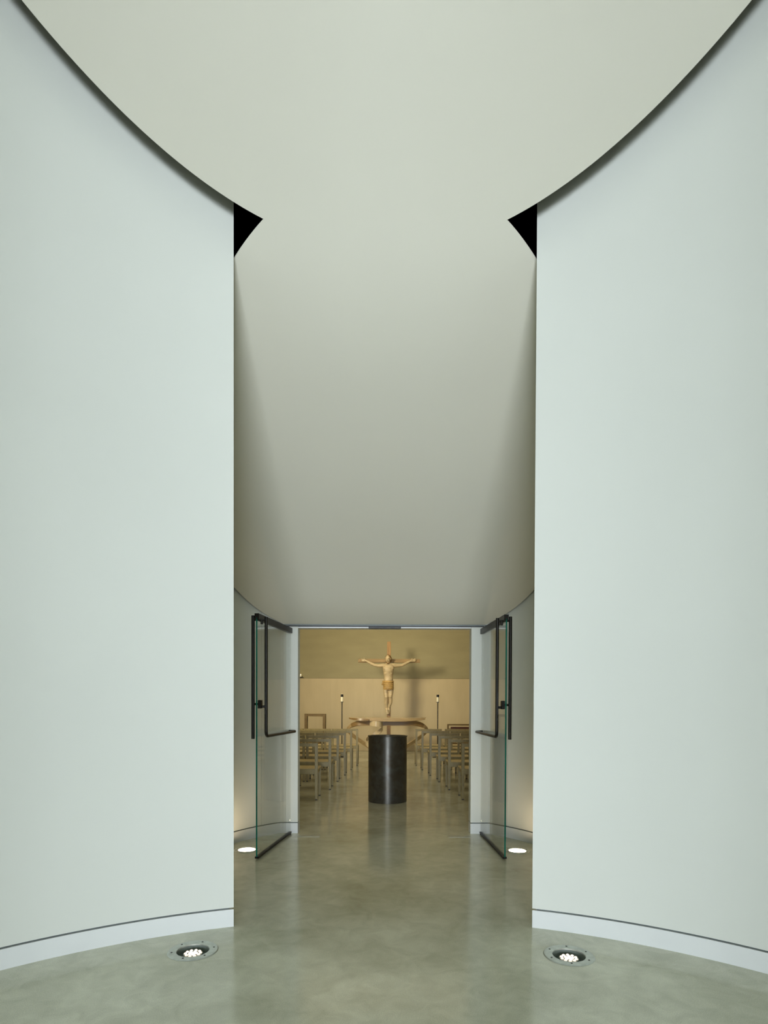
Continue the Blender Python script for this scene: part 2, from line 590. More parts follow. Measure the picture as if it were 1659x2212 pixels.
# added black liners that keep the unlit void above the inner round dark
for s in (-1, 1):
    bm = bmesh.new()
    ex, ey = meet(R1W, R2W)
    b0 = math.atan2(ey - C2Y, ex) + 0.004
    b1 = math.atan2(Y_DOOR - C2Y, math.sqrt(R2W ** 2 - (Y_DOOR - C2Y) ** 2))
    prev = None
    for i in range(61):
        b = b0 + (b1 - b0) * i / 60
        rr, ro = R2W - 0.006, R2W + 0.004
        x, y = rr * math.cos(b), C2Y + rr * math.sin(b)
        xo, yo = ro * math.cos(b), C2Y + ro * math.sin(b)
        z0 = sheet_z(min(y, 6.3)) + 0.045
        cur = [bm.verts.new((CX + s * x, y, z0)), bm.verts.new((CX + s * x, y, WALL_TOP - 0.01)),
               bm.verts.new((CX + s * xo, yo, WALL_TOP - 0.01)), bm.verts.new((CX + s * xo, yo, z0))]
        if prev:
            for q in range(4):
                bm.faces.new((prev[q], prev[(q + 1) % 4], cur[(q + 1) % 4], cur[q]))
        else:
            bm.faces.new(cur)
        prev = cur
    bm.faces.new(prev)
    o = obj('wall_plenum_' + LABEL_SIDE[s], bm, 'black', smooth=30)
    tag(o, 'added black liner keeping the void above the inclined ceiling dark, %s of the waist' % LABEL_SIDE[s], 'wall', kind='structure')
for s in (-1, 1):  # added black lining to darken the gap behind the ceiling edge
    bm = bmesh.new()
    ex, ey = meet(R1W, R2W)
    a0, a1 = -PI / 2 + 0.02, math.atan2(ey - C1Y, ex) - 0.003
    prev = None
    for i in range(91):
        a = a0 + (a1 - a0) * i / 90
        q4 = []
        for rr in (R1W - 0.006, R1W + 0.004):
            y = C1Y + rr * math.sin(a)
            q4.append((CX + s * rr * math.cos(a), y, sheet_z(max(-2.1, C1Y + R1S * math.sin(a))) + 0.16))
        cur = [bm.verts.new(q4[0]), bm.verts.new((q4[0][0], q4[0][1], WALL_TOP - 0.01)),
               bm.verts.new((q4[1][0], q4[1][1], WALL_TOP - 0.01)), bm.verts.new(q4[1])]
        if prev:
            for q in range(4):
                bm.faces.new((prev[q], prev[(q + 1) % 4], cur[(q + 1) % 4], cur[q]))
        else:
            bm.faces.new(cur)
        prev = cur
    bm.faces.new(prev)
    o = obj('wall_void_' + LABEL_SIDE[s], bm, 'black', smooth=30)
    tag(o, 'added black lining that cuts bounce light above the ceiling edge, %s side' % LABEL_SIDE[s], 'wall', kind='structure')
bm = bx(CX - 1.14, CX + 1.14, 6.300, 6.321, 2.36, WALL_TOP - 0.01)
o = obj('wall_plenum_back', bm, 'black')
tag(o, 'added black liner at the back of the void above the inclined ceiling', 'wall', kind='structure')
bm = bx(-5.3, 5.3, -2.3, 6.45, WALL_TOP, WALL_TOP + 0.1)
o = obj('ceiling_roof_deck', bm, 'black')
tag(o, 'dark roof deck above the hanging ceiling', 'ceiling', kind='structure')

# invented passage and glazed entrance, unseen behind the camera, narrowing the daylight
for s in (-1, 1):
    x0, x1 = sorted((CX + s * 1.7, CX + s * 1.9))
    o = obj('wall_passage_' + LABEL_SIDE[s], bx(x0, x1, -5.3, -2.3, 0, 4.9), 'plaster')
    tag(o, 'white wall of the invented entrance passage, %s side' % LABEL_SIDE[s], 'wall', kind='structure')
o = obj('ceiling_passage', bx(CX - 1.9, CX + 1.9, -5.3, -1.25, 4.7, 4.9), 'plaster')
tag(o, 'low white ceiling of the invented entrance passage', 'ceiling', kind='structure')
o = obj('wall_rear', bx(CX - 1.8, CX + 1.8, -2.3, -1.40, 4.9, WALL_TOP), 'plaster')
tag(o, 'white wall above the entrance passage', 'wall', kind='structure')
win = empty('window_1', (CX, -5.2, 0))
tag(win, 'invented glazed entrance doors at the end of the passage', 'window', kind='structure')
for x in (-1.7, -0.02, 1.66):
    obj('mullion', bx(x, x + 0.04, -0.03, 0.03, 0, 4.7), 'bronze', win)
for z in (0.0, 4.62):
    obj('rail', bx(-1.66, 1.66, -0.03, 0.03, z, z + 0.08), 'bronze', win)
for x in (-1.66, 0.02):
    obj('pane', bx(x, x + 1.64, -0.005, 0.005, 0.08, 4.62), 'glass', win)

o = obj('floor_outside', bx(-6, 6, -15.0, -5.41, -0.14, -0.02), 'pavement')
tag(o, 'pale pavement outside the glazed entrance', 'floor', kind='structure')

# uplight positions (used to cut the floor as well)
UPLIGHTS = [(-1.062, 3.313, 0.136, 'front', 'left'), (1.006, 3.268, 0.136, 'front', 'right'),
            (-1.288, 5.587, 0.122, 'lobby', 'left'), (1.232, 5.588, 0.122, 'lobby', 'right')]

# floor slab with the lamp recesses cut out
bm = bx(-5.4, 5.4, -5.4, 17.2, -0.12, 0.0)
fl = obj('floor', bm, 'floor')
bm = bmesh.new()
for x, y, r, kd, sd in UPLIGHTS:
    lathe(bm, [(r * 0.72, -0.3), (r * 0.72, 0.2)], 48, (x, y, 0))
cut = obj('cutter', bm, 'black')
bo = fl.modifiers.new('cut', 'BOOLEAN')
bo.operation = 'DIFFERENCE'
bo.solver = 'EXACT'
bo.object = cut
bpy.context.view_layer.update()
dg = bpy.context.evaluated_depsgraph_get()
me = bpy.data.meshes.new_from_object(fl.evaluated_get(dg))
fl.modifiers.clear()
fl.data = me
me.materials.clear()
me.materials.append(M['floor'])
bpy.data.objects.remove(cut)
tag(fl, 'polished grey-green concrete floor running into the chapel', 'floor', kind='structure')

# chapel shell
YB = 17.0
DIV_Z = 2.045
o = obj('wall_chapel_back', bx(-5.3, 5.3, YB + 0.03, YB + 0.2, 0, 4.8), 'chapel_upper')
tag(o, 'olive plaster wall behind the crucifix with tan panels below', 'wall', kind='structure')
back = o
for i in range(8):
    x0 = -5.27 + i * 1.235
    obj('panel', bx(max(-5.2, x0 + 0.0003), x0 + 1.2347 if i < 7 else 5.2, YB, YB + 0.029, 0.004, DIV_Z, bevel=0.0004), 'chapel_wall', back)
obj('reveal', bx(-5.2, 5.2, YB + 0.012, YB + 0.03, DIV_Z, DIV_Z + 0.007), 'brownwood', back)  # dark strip standing in for the shadow gap above the panels
for s in (-1, 1):
    x0, x1 = sorted((s * 5.2, s * 5.4))
    o = obj('wall_chapel_' + LABEL_SIDE[s], bx(x0, x1, Y_DOOR + 0.14, YB + 0.03, 0, 4.8), 'chapel_side')
    tag(o, 'warm painted side wall of the chapel, %s side' % LABEL_SIDE[s], 'wall', kind='structure')
o = obj('ceiling_chapel', bx(-5.3, 5.3, Y_DOOR + 0.14, YB + 0.2, 4.65, 4.85), 'chapel_side')
tag(o, 'ceiling of the chapel beyond the doors', 'ceiling', kind='structure')

# ------------------------------------------------------------------ glass doors
def door_leaf(name, hinge, tip, side, label):
    hx, hy = hinge; tx, ty = tip
    L = math.hypot(tx - hx, ty - hy)
    ang = math.atan2(ty - hy, tx - hx)
    root = empty(name, (hx, hy, 0), ang)
    tag(root, label, 'door', kind='structure')
    k = side                                         # +1: passage side is local +y
    g = 0.0065
    bm = bx(0, L, -g, g, 0.024, 2.115, bevel=0.0012)
    o = obj('glass_pane', bm, ['glass', 'glass_edge'], root)
    for p in o.data.polygons:
        p.material_index = 0 if (abs(p.normal.y) > 0.9 or p.center.x < 0.01) else 1
    obj('top_rail', bx(-0.01, L, -0.020, 0.020, 2.095, 2.150, bevel=0.002), 'bronze', root)
    obj('bottom_rail', bx(-0.005, L, -0.016, 0.016, 0.008, 0.026, bevel=0.002), 'blackmetal', root)
    bm = bmesh.new()
    lathe(bm, [(0.016, 0.0), (0.016, 0.009)], 16, (0.02, 0, 0))
    obj('pivot', bm, 'blackmetal', root, smooth=40)
    # pull tube on the outer face
    bm = bmesh.new()
    tube(bm, [(L - 0.03, -k * 0.043, 1.055), (L - 0.03, -k * 0.043, 2.135)], 0.0145, 16)
    pull = obj('pull_handle', bm, 'bronze', root, smooth=40)
    bm = bmesh.new()
    for z in (1.36, 2.098):
        tube(bm, [(L - 0.03, -k * 0.043, z), (L - 0.03, 0, z)], 0.010, 12)
    obj('standoff', bm, 'bronze', pull, smooth=40)
    # exit bar on the passage face: vertical tube bent into a horizontal grip
    bm = bmesh.new()
    a = (L - 0.06, k * 0.066, 2.125)
    c = (L - 0.06, k * 0.066, 1.077)
    e = (0.045, k * 0.066, 1.077)
    p1 = bend(a, c, e, 0.05)
    p2 = bend(c, e, (0.045, 0, 1.077), 0.022)
    tube(bm, p1[:-1] + p2[1:], 0.0142, 16)
    ex = obj('exit_bar', bm, 'bronze', root, smooth=40)
    bm = bmesh.new()
    tube(bm, [(L - 0.06, k * 0.066, 2.098), (L - 0.03, 0, 2.098)], 0.009, 12)
    obj('standoff', bm, 'bronze', ex, smooth=40)
    bm = bmesh.new()
    lathe(bm, [(0.011, 2.060), (0.011, 2.094)], 16, (L - 0.047, k * 0.030, 0))
    obj('latch_pin', bm, 'bronze', ex, smooth=40)
    bm = bmesh.new()
    box(bm, L - 0.055, L - 0.008, min(k * 0.007, k * 0.036), max(k * 0.007, k * 0.036), 1.322, 1.396, bevel=0.003)
    lk = obj('lock_block', bm, 'bronze', root)
    bm = bmesh.new()
    tube(bm, [(L - 0.045, k * 0.034, 1.338), (L - 0.058, k * 0.066, 1.338)], 0.011, 12)
    obj('lock_arm', bm, 'bronze', lk, smooth=40)
    bm = bmesh.new()
    box(bm, L - 0.052, L - 0.046, min(k * 0.056, k * 0.064), max(k * 0.056, k * 0.064), 1.27, 1.47)
    obj('lock_plate', bm, 'blackmetal', lk)
    return root


door_leaf('door_1', (-0.995, 6.272), (-1.124, 5.243), 1, 'glass door leaf swung open on the left with black exit bar')
door_leaf('door_2', (1.006, 6.290), (1.052, 5.262), -1, 'glass door leaf swung open on the right with black exit bar')

# head frame above the doorway
hd = empty('trim_1', (CX, Y_DOOR, 2.157))
tag(hd, 'slim black door head track with latch keeper above the doorway', 'door frame', kind='structure')
obj('track', bx(-HALF_DOOR - 0.13, HALF_DOOR + 0.13, -0.012, 0.012, 0.012, 0.022), 'blackmetal', hd)
obj('head_channel', bx(-HALF_DOOR - 0.16, HALF_DOOR + 0.16, -0.007, 0.012, 0.022, 0.0345), 'reveal', hd)
kp = obj('keeper', bx(-0.168, 0.168, -0.022, 0.011, -0.010, 0.012, bevel=0.002), 'blackmetal', hd)
for i in range(4):
    x = -0.125 + i * 0.083
    obj('keeper_slot', bx(x - 0.022, x + 0.022, -0.026, -0.021, -0.006, 0.006), 'bronze', kp)
for s in (-1, 1):
    x0, x1 = sorted((s * 0.66, s * 0.895))
    t = obj('floor_closer_plate', bx(x0 + CX, x1 + CX, 6.135, 6.235, 0.0, 0.0022, bevel=0.0008), 'steel')
    tag(t, 'flat steel floor closer plate beside the %s door jamb' % LABEL_SIDE[s], 'floor plate')

# ------------------------------------------------------------------ in-ground uplights
def uplight(x, y, r, kind, sd):
    root = empty('floor_uplight', (x, y, 0))
    if kind == 'front':
        tag(root, 'round steel floor uplight with glowing diodes, in front of the %s wall' % sd, 'floor light', 'floor uplights')
    else:
        tag(root, 'round glowing floor uplight behind the %s glass door' % sd, 'floor light', 'floor uplights')
    ri = r * 0.645
    bm = bmesh.new()
    lathe(bm, [(r, 0.0005), (r - 0.004, 0.005), (r - 0.012, 0.0058), (ri + 0.006, 0.0058), (ri, 0.003), (ri, -0.004), (r * 0.715, -0.004), (r * 0.715, 0.0005)], 64, caps=False)
    bm.verts.ensure_lookup_table()
    ring = obj('ring', bm, 'steel', root, smooth=35)
    for i in range(6):
        a = i * PI / 3 + 0.35
        bm = bmesh.new()
        rr = (r + ri) / 2
        lathe(bm, [(0.0055, 0.0055), (0.0055, 0.0072), (0.003, 0.0076), (0, 0.0076)], 10, (rr * math.cos(a), rr * math.sin(a), 0))
        obj('screw', bm, 'screw', ring, smooth=40)
    dp = -0.014 if kind == 'front' else -0.006
    bm = bmesh.new()
    lathe(bm, [(r * 0.70, -0.006), (r * 0.70, dp - 0.03), (0.0, dp - 0.03), (0.0, dp - 0.034), (r * 0.714, dp - 0.034), (r * 0.714, -0.006)], 48, caps=False)
    obj('can', bm, 'lens_can', root, smooth=40)
    if kind == 'front':
        bm = bmesh.new()
        lathe(bm, [(0.052, dp - 0.029), (0.052, dp), (0.0, dp)], 40)
        pl = obj('diode_plate', bm, 'lens_can', root, smooth=40)
        spots = [(0, 0)] + [(0.019 * math.cos(a), 0.019 * math.sin(a)) for a in [i * PI * 2 / 5 for i in range(5)]] \
            + [(0.040 * math.cos(a), 0.040 * math.sin(a)) for a in [i * PI * 2 / 10 + 0.2 for i in range(10)]]
        for q, (px, py) in enumerate(spots):
            bm = bmesh.new()
            lathe(bm, [(0.0085, dp), (0.0078, dp + 0.004), (0.004, dp + 0.0065), (0.0, dp + 0.007)], 14, (px, py, 0))
            obj('diode', bm, 'led' if q > 5 else 'led_core', pl, smooth=60)
    else:
        bm = bmesh.new()
        lathe(bm, [(r * 0.62, dp - 0.029), (r * 0.62, dp), (r * 0.3, dp + 0.004), (0.0, dp + 0.005)], 40)
        obj('lens', bm, 'lobby_lens', root, smooth=40)
    return root


for u in UPLIGHTS:
    uplight(*u)

# ------------------------------------------------------------------ font
FX, FY, FR, FH = 0.030, 8.40, 0.268, 0.915
font = empty('font', (FX, FY, 0))
tag(font, 'dark patinated steel cylinder font standing in the chapel aisle', 'font')
bm = bmesh.new()
lathe(bm, [(FR - 0.004, 0.0), (FR, 0.006), (FR, FH - 0.012), (FR - 0.02, FH - 0.012), (FR - 0.02, 0.0)], 96, caps=False)
obj('body', bm, 'font', font, smooth=35)
bm = bmesh.new()
lathe(bm, [(FR - 0.022, FH - 0.014), (FR + 0.004, FH - 0.012), (FR + 0.010, FH - 0.002), (FR + 0.010, FH + 0.001), (FR - 0.005, FH - 0.004), (FR - 0.022, FH - 0.014)], 96, caps=False)
obj('rim', bm, 'font', font, smooth=35)
bm = bmesh.new()
lathe(bm, [(FR - 0.021, FH - 0.02), (FR - 0.05, FH - 0.05), (0.0, FH - 0.09)], 64, caps=False)
bo_ = obj('bowl', bm, 'font', font, smooth=40)
bm = bmesh.new()
lathe(bm, [(FR - 0.035, FH - 0.034), (0.0, FH - 0.034)], 64, caps=False)
obj('water', bm, 'water', bo_)

# ------------------------------------------------------------------ chairs
CH_W, CH_D, CH_H, CH_SEAT = 0.572, 0.452, 0.800, 0.440


def leg_bm(x, y, z1, top, bot, seat_z=None):
    bm = bmesh.new()
    h = bot / 2; t = top / 2
    zs = [(0.012, h), (0.40, t), (z1, t)]
    rows = []
    for z, q in zs:
        rows.append([bm.verts.new((x + a * q, y + b * q, z)) for a, b in ((-1, -1), (1, -1), (1, 1), (-1, 1))])
    for a, b in zip(rows, rows[1:]):
        for i in range(4):
            bm.faces.new((a[i], a[(i + 1) % 4], b[(i + 1) % 4], b[i]))
    bm.faces.new(rows[0][::-1]); bm.faces.new(rows[-1])
    return bm


def make_chair():
    root = empty('chair')
    w = CH_W / 2 - 0.021
    for sx in (-1, 1):
        l = obj('back_leg', leg_bm(sx * w, 0.0, CH_H, 0.042, 0.034), 'chair', root)
        obj('foot_cap', bx(sx * w - 0.015, sx * w + 0.015, -0.015, 0.015, 0.0, 0.013), 'foot', l)
        l = obj('front_leg', leg_bm(sx * w, CH_D - 0.04, CH_SEAT - 0.022, 0.040, 0.034), 'chair', root)
        obj('foot_cap', bx(sx * w - 0.015, sx * w + 0.015, CH_D - 0.055, CH_D - 0.025, 0.0, 0.013), 'foot', l)
    obj('top_rail', bx(-w + 0.021, w - 0.021, -0.017, 0.017, CH_H - 0.048, CH_H - 0.001, bevel=0.002), 'chair', root)
    bm = bx(-w - 0.020, w + 0.020, 0.022, CH_D - 0.014, CH_SEAT - 0.020, CH_SEAT, bevel=0.003)
    obj('seat', bm, 'seat', root)
    obj('apron_rail', bx(-w + 0.02, w - 0.02, -0.012, 0.012, CH_SEAT - 0.078, CH_SEAT - 0.004, bevel=0.002), 'chair', root)
    obj('apron_rail', bx(-w + 0.02, w - 0.02, CH_D - 0.052, CH_D - 0.028, CH_SEAT - 0.070, CH_SEAT - 0.021, bevel=0.002), 'chair', root)
    for sx in (-1, 1):
        obj('side_rail', bx(sx * w - 0.012, sx * w + 0.012, 0.02, CH_D - 0.058, CH_SEAT - 0.070, CH_SEAT - 0.021, bevel=0.002), 'chair', root)
    return root


def copy_tree(o, parent=None):
    c = o.copy()
    COL.objects.link(c)
    c.parent = parent
    for ch in list(o.children):
        copy_tree(ch, c)
    return c


LEFT = [(-0.972, 8.463), (-0.874, 9.468), (-0.828, 10.439), (-0.769, 11.358), (-0.701, 12.249), (-0.619, 13.086)]
RIGHT = [(1.099, 8.520), (1.008, 9.490), (0.934, 10.437), (0.849, 11.345), (0.755, 12.275), (0.676, 13.140)]
COUNT_L = [1, 2, 2, 2, 3, 3]
COUNT_R = [1, 2, 2, 2, 3, 3]
ORD = ['first', 'second', 'third', 'fourth', 'fifth', 'sixth']
POS = ['beside the aisle', 'second from the aisle', 'third from the aisle']
proto = make_chair()
used = False
for s, rows, cnt in ((-1, LEFT, COUNT_L), (1, RIGHT, COUNT_R)):
    for i, (x, y) in enumerate(rows):
        for j in range(cnt[i]):
            o = proto if not used else copy_tree(proto)
            used = True
            off = CH_W / 2 - 0.021
            gap = 0.068 if (s == 1 and i == 5 and j >= 1) else 0.018
            jit = 0.006 * math.sin(i * 3.1 + j * 1.7)
            o.location = (x + s * (off + j * (CH_W + 0.018) + (gap - 0.018 if j else 0)), y + (0.012 * math.sin(j * 2.3 + i) if j else 0), 0)
            o.rotation_euler = (0, 0, jit)
            tag(o, 'pale wooden chair, %s block, %s row from the doors, %s' % (LABEL_SIDE[s], ORD[i], POS[j]), 'chair',
                'pale wooden chairs in rows')

# ------------------------------------------------------------------ brown chairs beside the altar
def frame_chair(loc, w, h, post, seat, panel, label, yaw=0.0):
    root = empty('presider_chair', loc, yaw)
    tag(root, label, 'chair')
    d = 0.46
    for sx in (-1, 1):
        x = sx * (w / 2 - post / 2)
        obj('back_post', bx(x - post / 2, x + post / 2, -post * 0.55, post * 0.55, 0, h, bevel=0.003), 'brownwood', root)
        obj('front_leg', bx(x - post / 2, x + post / 2, -d - post / 2, -d + post / 2, 0, seat - 0.03, bevel=0.003), 'brownwood', root)
        obj('side_rail', bx(x - 0.016, x + 0.016, -d + post / 2, -post * 0.55, seat - 0.10, seat - 0.03, bevel=0.002), 'brownwood', root)
    iw = w / 2 - post
    obj('top_rail', bx(-iw, iw, -post * 0.5, post * 0.5, h - post * 0.95, h, bevel=0.003), 'brownwood', root)
    obj('seat', bx(-w / 2, w / 2, -d - post / 2, -post * 0.55, seat - 0.03, seat, bevel=0.004), 'brownwood', root)
    if panel:
        p = obj('back_panel', bx(-iw + 0.045, iw - 0.045, -0.012, 0.012, h - 0.15, h - post - 0.030, bevel=0.004), 'redleather', root)
        p['label'] = 'dark red leather back panel'
        obj('panel_rod', bx(-iw - 0.002, iw + 0.002, -0.006, 0.006, h - 0.115, h - 0.105), 'brownwood', root)
    return root


frame_chair((-1.688, 14.45, 0), 0.518, 1.098, 0.066, 0.46, False, 'tall brown open-backed wooden chair behind the left chair rows', -0.16)
frame_chair((1.782, 14.45, 0), 0.600, 0.862, 0.036, 0.44, True, 'low brown wooden chair with dark red panel behind the right chair rows')

# ------------------------------------------------------------------ candle stands
def candle_stand(x, y, label):
    root = empty('candle_stand', (x, y, 0))
    tag(root, label, 'candle stand', 'floor candle stands')
    bm = bmesh.new()
    lathe(bm, [(0.13, 0.0), (0.13, 0.010), (0.02, 0.018), (0.0, 0.018)], 32)
    obj('base', bm, 'blackmetal', root, smooth=35)
    bm = bmesh.new()
    lathe(bm, [(0.0115, 0.012), (0.0115, 1.385)], 12)
    obj('pole', bm, 'blackmetal', root, smooth=40)
    bm = bmesh.new()
    lathe(bm, [(0.012, 1.372), (0.042, 1.384), (0.042, 1.390), (0.0, 1.390)], 24)
    obj('drip_pan', bm, 'bronze', root, smooth=35)
    bm = bmesh.new()
    lathe(bm, [(0.029, 1.389), (0.029, 1.515), (0.0, 1.515)], 20)
    ca = obj('candle', bm, 'wax', root, smooth=40)
    bm = bmesh.new()
    lathe(bm, [(0.032, 1.512), (0.032, 1.570), (0.012, 1.578), (0.0, 1.578)], 20)
    obj('burner_cap', bm, 'blackmetal', ca, smooth=40)
    bm = bmesh.new()
    lathe(bm, [(0.006, 1.576), (0.008, 1.586), (0.0, 1.597)], 10)
    obj('wick_tip', bm, 'wax', ca, smooth=40)


candle_stand(-1.098, 15.15, 'slim black candle stand left of the altar')
candle_stand(1.308, 15.10, 'slim black candle stand right of the altar')

# small wall candle on the ledge
sc = empty('wall_candle', (-2.395, YB - 0.045, 2.085))
tag(sc, 'small lit candle in a bracket on the wall, at the left door jamb', 'candle')
obj('bracket', bx(-0.055, 0.055, -0.045, 0.033, -0.012, 0.004, bevel=0.003), 'blackmetal', sc)
bm = bmesh.new()
lathe(bm, [(0.030, 0.004), (0.026, 0.045), (0.0, 0.045)], 18)
obj('candle', bm, 'wax', sc, smooth=40)
bm = bmesh.new()
lathe(bm, [(0.004, 0.045), (0.008, 0.060), (0.0, 0.085)], 10)
obj('flame', bm, 'flame', sc, smooth=50)

# ------------------------------------------------------------------ altar of bent wood
AX, AY = 0.046, 15.0
altar = empty('altar', (AX, AY, 0))
tag(altar, 'pale bent-wood altar with ribbon legs and scroll below the crucifix', 'altar')


def slab(x0, x1, depth, ztop, thick, tip0, tip1, lift):
    """lens-shaped top with thin, slightly lifted ends"""
    bm = bmesh.new()
    n, m = 48, 10
    top, bot = [], []
    for i in range(n + 1):
        t = i / n
        x = x0 + (x1 - x0) * t
        e0 = min(1, t / 0.30) if tip0 else 1
        e1 = min(1, (1 - t) / 0.30) if tip1 else 1
        e = math.sin(min(e0, e1) * PI / 2)
        dd = depth * (0.30 + 0.70 * e) / 2
        th = thick * (0.18 + 0.82 * e)
        zl = lift * (1 - e) ** 2
        top.append([bm.verts.new((x, dd * (2 * j / m - 1), ztop + zl)) for j in range(m + 1)])
        row = []
        for j in range(m + 1):
            v = 2 * j / m - 1
            row.append(bm.verts.new((x, dd * v * 0.96, ztop + zl - th * (1 - 0.45 * abs(v) ** 3))))
        bot.append(row)
    for i in range(n):
        for j in range(m):
            bm.faces.new((top[i][j], top[i + 1][j], top[i + 1][j + 1], top[i][j + 1]))
            bm.faces.new((bot[i][j], bot[i][j + 1], bot[i + 1][j + 1], bot[i + 1][j]))
        for j in (0, m):
            bm.faces.new((top[i][j], bot[i][j], bot[i + 1][j], top[i + 1][j]))
    for i in (0, n):
        for j in range(m):
            bm.faces.new((top[i][j], top[i][j + 1], bot[i][j + 1], bot[i][j]))
    return bm


obj('tabletop', slab(-0.96, 0.955, 0.74, 0.996, 0.070, True, True, 0.012), 'altarwood', altar, smooth=40)
# front band of the top: a wing on the left overlapping the long band on the right
bm = bmesh.new()
ribbon(bm, smooth_path([((-0.44, -0.385, 0.956), (0, 0.01, 0.062)), ((-0.1, -0.392, 0.950), (0, 0.012, 0.074)), ((0.3, -0.385, 0.948), (0, 0.014, 0.072)),
                        ((0.66, -0.34, 0.957), (0, 0.02, 0.054)), ((0.93, -0.20, 0.978), (0, 0.02, 0.026))], 8), 0.02)
obj('front_band', bm, 'altarmid', altar, smooth=40)
bm = bmesh.new()
ribbon(bm, smooth_path([((-0.945, -0.16, 0.980), (0, 0.02, 0.026)), ((-0.82, -0.30, 0.968), (0, 0.015, 0.046)), ((-0.66, -0.378, 0.958), (0, 0.01, 0.052)),
                        ((-0.45, -0.408, 0.952), (0, 0.01, 0.048))], 8), 0.018)
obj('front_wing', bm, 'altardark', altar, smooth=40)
# apron ribbon that turns at both ends and sweeps down to the middle of the floor
for s in (-1, 1):
    ctrl = [((0, -0.20, 0.868), (0, 0.02, 0.125)), ((s * 0.40, -0.20, 0.868), (0, 0.02, 0.125)),
            ((s * 0.68, -0.19, 0.862), (0, 0.04, 0.12)), ((s * 0.86, -0.14, 0.815), (s * 0.02, 0.09, 0.09)),
            ((s * 0.965, -0.06, 0.730), (s * 0.075, 0.09, 0.01)), ((s * 0.935, 0.02, 0.620), (s * 0.075, 0.08, -0.03)),
            ((s * 0.80, 0.05, 0.500), (s * 0.055, 0.08, -0.06)), ((s * 0.58, 0.05, 0.345), (s * 0.05, 0.08, -0.065)),
            ((s * 0.36, 0.04, 0.205), (s * 0.045, 0.09, -0.065)), ((s * 0.15, 0.03, 0.09), (s * 0.03, 0.12, -0.05)),
            ((0, 0.02, 0.030), (0, 0.18, 0.0))]
    bm = bmesh.new()
    pth = smooth_path(ctrl, 9)
    ribbon(bm, pth[:30], 0.022)
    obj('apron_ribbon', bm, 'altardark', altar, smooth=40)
    bm = bmesh.new()
    ribbon(bm, pth[29:], 0.022)
    obj('ribbon_leg', bm, 'altarmid', altar, smooth=40)
bm = bmesh.new()
lathe(bm, [(0.17, 0.0), (0.17, 0.014), (0.10, 0.024), (0.0, 0.024)], 32, (0, 0.02, 0))
obj('foot_disc', bm, 'altarwood', altar, smooth=40)
# scroll: a band coiling under the top and winding down to the floor
ctrl = []
for i in range(40):
    t = i / 39
    th = math.radians(150 + 560 * t)
    if t < 0.36:
        r, cx_, z = 0.148, -0.281, 0.872 - 0.03 * t / 0.36
    else:
        q = (t - 0.36) / 0.64
        r = 0.148 + 0.13 * math.sin(q * PI)
        cx_ = -0.281 - 0.03 * math.sin(q * PI) + 0.22 * q * q
        z = 0.842 - 0.80 * q ** 0.92
    hgt = 0.125 if t < 0.36 else 0.125 - 0.02 * math.sin((t - 0.36) / 0.64 * PI)
    ctrl.append(((cx_ + r * math.cos(th), -0.26 + r * math.sin(th), z), (0.0, 0.0, hgt)))
bm = bmesh.new()
ribbon(bm, smooth_path(ctrl, 4), 0.016)
obj('scroll', bm, 'altarwood', altar, smooth=40)

# ------------------------------------------------------------------ crucifix
KX, KY = 0.083, 16.0
cross = empty('crucifix', (KX, KY, 0))
tag(cross, 'pale carved figure on a wooden cross standing behind the altar', 'crucifix')
obj('cross_post', bx(-0.048, 0.048, -0.03, 0.03, 0.0, 2.985, bevel=0.003), 'crosswood', cross)
obj('cross_beam', bx(-0.815, 0.825, -0.062, -0.030, 2.425, 2.525, bevel=0.003), 'beamwood', cross)
obj('beam_rail', bx(-0.815, 0.825, -0.071, -0.062, 2.440, 2.470, bevel=0.002), 'beamwood', cross)
obj('foot_rest', bx(-0.050, 0.042, -0.12, -0.03, 1.055, 1.10, bevel=0.004), 'crosswood', cross)
obj('base_plate', bx(-0.26, 0.26, -0.2, 0.2, 0.0, 0.03, bevel=0.004), 'crosswood', cross)

U = 16.0 / F_PX / 8.195


def P(zx, zy, y):
    """figure coordinates from frontal measures of the carving (units of U), y forward is negative"""
    return Vector(((zx - 815) * U, y, 3.190 - zy * U))


fb = bmesh.new()
XA, YA = Vector((1, 0, 0)), Vector((0, 1, 0))


def ring(zx, zy, y, rx, ry):
    return (P(zx, zy, y), XA * rx * U, YA * ry * U)


# torso, from the pelvis to the neck
loft(fb, [ring(808, 985, -0.165, 60, 60), ring(808, 950, -0.165, 88, 76), ring(808, 890, -0.165, 90, 78), ring(808, 830, -0.165, 82, 70), ring(808, 775, -0.168, 78, 64),
          ring(806, 720, -0.172, 82, 68), ring(806, 660, -0.176, 92, 78), ring(807, 605, -0.172, 100, 80), ring(808, 565, -0.165, 104, 66),
          ring(808, 540, -0.160, 72, 46), ring(806, 520, -0.165, 38, 36)], 20)
# chest muscles, ribs, belly, collar bones
for sx in (-1, 1):
    ellipsoid(fb, P(807 + sx * 44, 612, -0.240), 48 * U, 24 * U, 36 * U)
    ellipsoid(fb, P(807 + sx * 40, 698, -0.236), 36 * U, 24 * U, 18 * U, rot=Euler((0, sx * 0.5, 0)))
    loft(fb, [(P(812 + sx * 8, 553, -0.215), XA * 7 * U, Vector((0, 0, 1)) * 7 * U), (P(807 + sx * 84, 540, -0.185), XA * 7 * U, Vector((0, 0, 1)) * 7 * U)], 8)
ellipsoid(fb, P(808, 800, -0.228), 44 * U, 28 * U, 52 * U)
# neck
tube(fb, [P(808, 560, -0.165), P(804, 525, -0.176), P(800, 495, -0.19)], [46 * U, 38 * U, 36 * U], 14)
